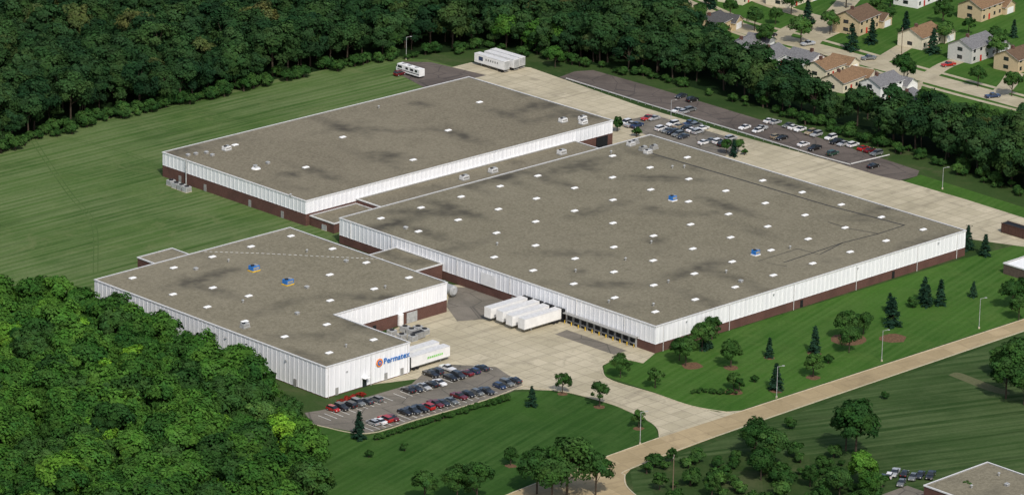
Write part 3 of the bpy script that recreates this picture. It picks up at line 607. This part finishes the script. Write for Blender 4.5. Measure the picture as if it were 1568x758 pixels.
def forest(name,P,sp,meshes,smin=.75,smax=1.25,jit=.45):
    xs=[p[0] for p in P];ys=[p[1] for p in P]; pts=[];x=min(xs)
    while x<max(xs):
        y=min(ys)
        while y<max(ys):
            a=x+random.uniform(-jit,jit)*sp;c=y+random.uniform(-jit,jit)*sp
            if inpoly(a,c,P): pts.append((a,c,0))
            y+=sp
        x+=sp
    me=bpy.data.meshes.new(name); me.from_pydata(pts,[],[]); n=len(pts)
    r=me.attributes.new('rotz','FLOAT_VECTOR','POINT'); r.data.foreach_set('vector',np.stack([np.random.uniform(-.06,.06,n),np.random.uniform(-.06,.06,n),np.random.uniform(0,6.28,n)],1).ravel())
    s=me.attributes.new('scl','FLOAT','POINT'); s.data.foreach_set('value',smin+(smax-smin)*np.random.uniform(0,1,n)**1.3); 
    ii=me.attributes.new('idx','INT','POINT'); ii.data.foreach_set('value',np.random.randint(0,len(meshes),n))
    o=bpy.data.objects.new(name,me); COL.objects.link(o)
    cl=bpy.data.collections.new(name+'_variants')
    for m in meshes: cl.objects.link(bpy.data.objects.new('tree_variant',m))
    g=bpy.data.node_groups.new(name+'_scatter','GeometryNodeTree'); g.interface.new_socket('Geometry',in_out='INPUT',socket_type='NodeSocketGeometry'); g.interface.new_socket('Geometry',in_out='OUTPUT',socket_type='NodeSocketGeometry')
    gi=g.nodes.new('NodeGroupInput');go=g.nodes.new('NodeGroupOutput');ip=g.nodes.new('GeometryNodeInstanceOnPoints');ci=g.nodes.new('GeometryNodeCollectionInfo')
    ci.inputs['Collection'].default_value=cl; ci.inputs['Separate Children'].default_value=True; ci.inputs['Reset Children'].default_value=True; ip.inputs['Pick Instance'].default_value=True
    def na(nm,ty):
        q=g.nodes.new('GeometryNodeInputNamedAttribute'); q.data_type=ty; q.inputs['Name'].default_value=nm; return [s_ for s_ in q.outputs if s_.enabled][0]
    g.links.new(gi.outputs[0],ip.inputs['Points']); g.links.new(ci.outputs[0],ip.inputs['Instance']); g.links.new(na('idx','INT'),ip.inputs['Instance Index']); g.links.new(na('rotz','FLOAT_VECTOR'),ip.inputs['Rotation']); g.links.new(na('scl','FLOAT'),ip.inputs['Scale']); g.links.new(ip.outputs[0],go.inputs[0])
    o.modifiers.new('scatter','NODES').node_group=g
    return o
np.random.seed(3)
f1=gp([(-60,255),(0,232),(60,205),(150,185),(300,152),(430,120),(600,88),(690,80),(760,74),(860,90),(930,104),(1060,134),(1200,174),(1290,198),(1400,235),(1568,295),(1640,318),(1640,245),(1568,225),(1400,205),(1270,185),(1215,160),(1125,128),(1060,60),(1025,-10),(1010,-30),(-60,-30)])
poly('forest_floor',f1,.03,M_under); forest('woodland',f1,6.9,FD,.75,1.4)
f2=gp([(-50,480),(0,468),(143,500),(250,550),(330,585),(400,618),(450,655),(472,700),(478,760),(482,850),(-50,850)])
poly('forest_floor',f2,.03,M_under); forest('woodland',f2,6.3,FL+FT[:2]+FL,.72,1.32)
def tree(px,py,kind,h):
    x,y=G(px,py)
    if kind=='c': inst('pine_tree',random.choice(CN),(x,y,0),random.uniform(0,6),h/10)
    elif kind=='b': inst('shrub',random.choice(BU),(x,y,0),random.uniform(0,6),h/3.2)
    else:
        L={'d':PT,'f':FT,'l':FL}[kind]; inst('deciduous_tree',random.choice(L),(x,y,0),random.uniform(0,6),h/{'d':9,'f':12.5,'l':11.5}[kind])
for a in ((1481,383,'c',8),(1508,392,'c',7),(1415,463,'c',8),(1440,467,'c',8),(1420,470,'c',7),(1490,455,'c',5),(1367,500,'c',9),(1362,478,'c',6),(1398,470,'b',3),(1247,540,'c',8),(1178,547,'c',6),(1188,597,'c',8),
 (1050,560,'f',9),(1040,552,'f',7),(1075,538,'f',9),(1090,520,'d',7),(1080,535,'c',8),(1119,562,'d',8),(1123,596,'d',5),(950,578,'f',7),(1003,594,'d',6),(1295,520,'f',9),(1322,512,'f',7),(1300,540,'f',8),(1245,577,'d',7),(1132,600,'d',4),(1155,585,'b',2),
 (861,602,'d',6),(918,622,'d',7),(814,622,'c',6),(550,672,'c',8),(782,712,'d',5),(1028,708,'d',4),(978,655,'d',5),(565,700,'b',2),(620,690,'b',2),(1355,610,'b',2),(1268,556,'b',2.5),
 (822,756,'f',13),(868,762,'f',17),(912,758,'f',12),(845,770,'f',13),(730,772,'f',12),(700,768,'f',10),(650,770,'f',9),(1310,700,'f',16),(1295,690,'f',11),(1155,700,'f',10),(1158,682,'d',8),(1182,720,'f',12),(1165,735,'f',9),(1320,745,'l',10),(1100,715,'b',3),(1110,740,'d',5),(1060,740,'b',3),(1240,745,'d',6),(1260,720,'b',4),(1220,700,'b',4),(1285,765,'f',9),(1090,760,'d',6),(1010,750,'d',5),(990,725,'b',3),(1350,750,'b',4),(1480,765,'d',5),(1330,762,'l',7),
 (1540,610,'f',13),(1560,590,'f',14),(1530,575,'f',9),(1568,620,'f',12),(1210,655,'b',3),(1600,600,'f',14),(1550,474,'f',9),(1566,468,'f',9),(1560,490,'f',8),
 (1123,240,'c',6),(1112,236,'d',5),(1130,235,'d',5),(1140,238,'b',2),(945,202,'d',5),(975,210,'b',3),
 (850,104,'l',8),(820,80,'l',11),(775,74,'l',11),(855,82,'l',10),(600,84,'f',9)): tree(*a)
for a in ((1175,70),(1160,40),(1240,30),(1270,45),(1225,60),(1300,70),(1385,45),(1430,75),(1450,60),(1530,85),(1530,70),(1545,140),(1380,120),(1385,118),(1440,30),(1360,30),(1480,45),(1180,110),(1200,135),(1225,140),(1255,160),(1310,160),(1330,175),(1380,170),(1400,175),(1410,160),(1150,110),(1110,75),(1075,30),(1105,60),(1065,45),(1500,185),(1520,195),(1440,175),(1460,180),(1550,195),(1335,60),(1120,20),(1090,5),(1190,30),(1500,125),(1340,20),(1555,50),(1300,5),(1450,10),(1215,15),(1360,5),(1530,10)):
    tree(a[0]+random.uniform(-5,5),a[1]+8,random.choice('ffffdc'),random.uniform(6,10.5))
# brush belts
br=gp([(1000,712),(1060,700),(1150,690),(1290,700),(1340,740),(1340,830),(1000,830)])
poly('rough_brush_ground',br,.04,M_ground); forest('brush_thicket',br,5.8,BU,.5,1.4,1.2)
forest('field_edge_brush',gp([(0,240),(150,193),(300,160),(430,128),(600,95),(600,86),(430,116),(300,148),(150,181),(0,226)]),3.2,BU,.6,1.5,1)
forest('rear_lot_brush',gp([(620,96),(700,84),(760,80),(860,98),(930,110),(1060,142),(1200,182),(1400,245),(1568,304),(1568,292),(1400,232),(1200,172),(1060,132),(930,102),(860,88),(760,70),(620,84)]),3.8,BU,.5,1.3,1)
# hedge
hp=gp([(577,674),(680,642),(782,610)])
forest('hedge',[(hp[0][0],hp[0][1]-.6),(hp[2][0],hp[2][1]-.6),(hp[2][0],hp[2][1]+.6),(hp[0][0],hp[0][1]+.6)],1.05,BU,.42,.52,.15)
forest('flower_bed_shrubs',gp([(1060,598),(1130,600),(1128,605),(1060,603)]),1.2,BU,.3,.4)
M_flow=leafmat('red_flower',(.22,.03,.02),(.30,.04,.03),(.35,.05,.04)); FB=[decid(120,M_flow,1.2,.9,10,30,.16,.02)]
forest('flower_bed',gp([(510,617),(556,602),(560,606),(512,621)]),1.1,FB,.6,1)
mul=simple('mulch',(.13,.075,.04),.95,.3)
def bed(px,py,r):
    x,y=G(px,py); poly('mulch_bed',[(x+r*math.cos(t*.5236)*random.uniform(.85,1.15),y+r*math.sin(t*.5236)*random.uniform(.85,1.15)) for t in range(12)],.04,mul)
for a in ((1247,541,2),(1178,548,1.5),(1188,598,2),(1119,563,2),(1123,600,2.5),(1245,578,2),(1367,518,4),(918,623,1.5),(861,603,1.5),(1300,520,5),(1060,560,3),(978,656,1.5),(782,713,1.5)): bed(*a)
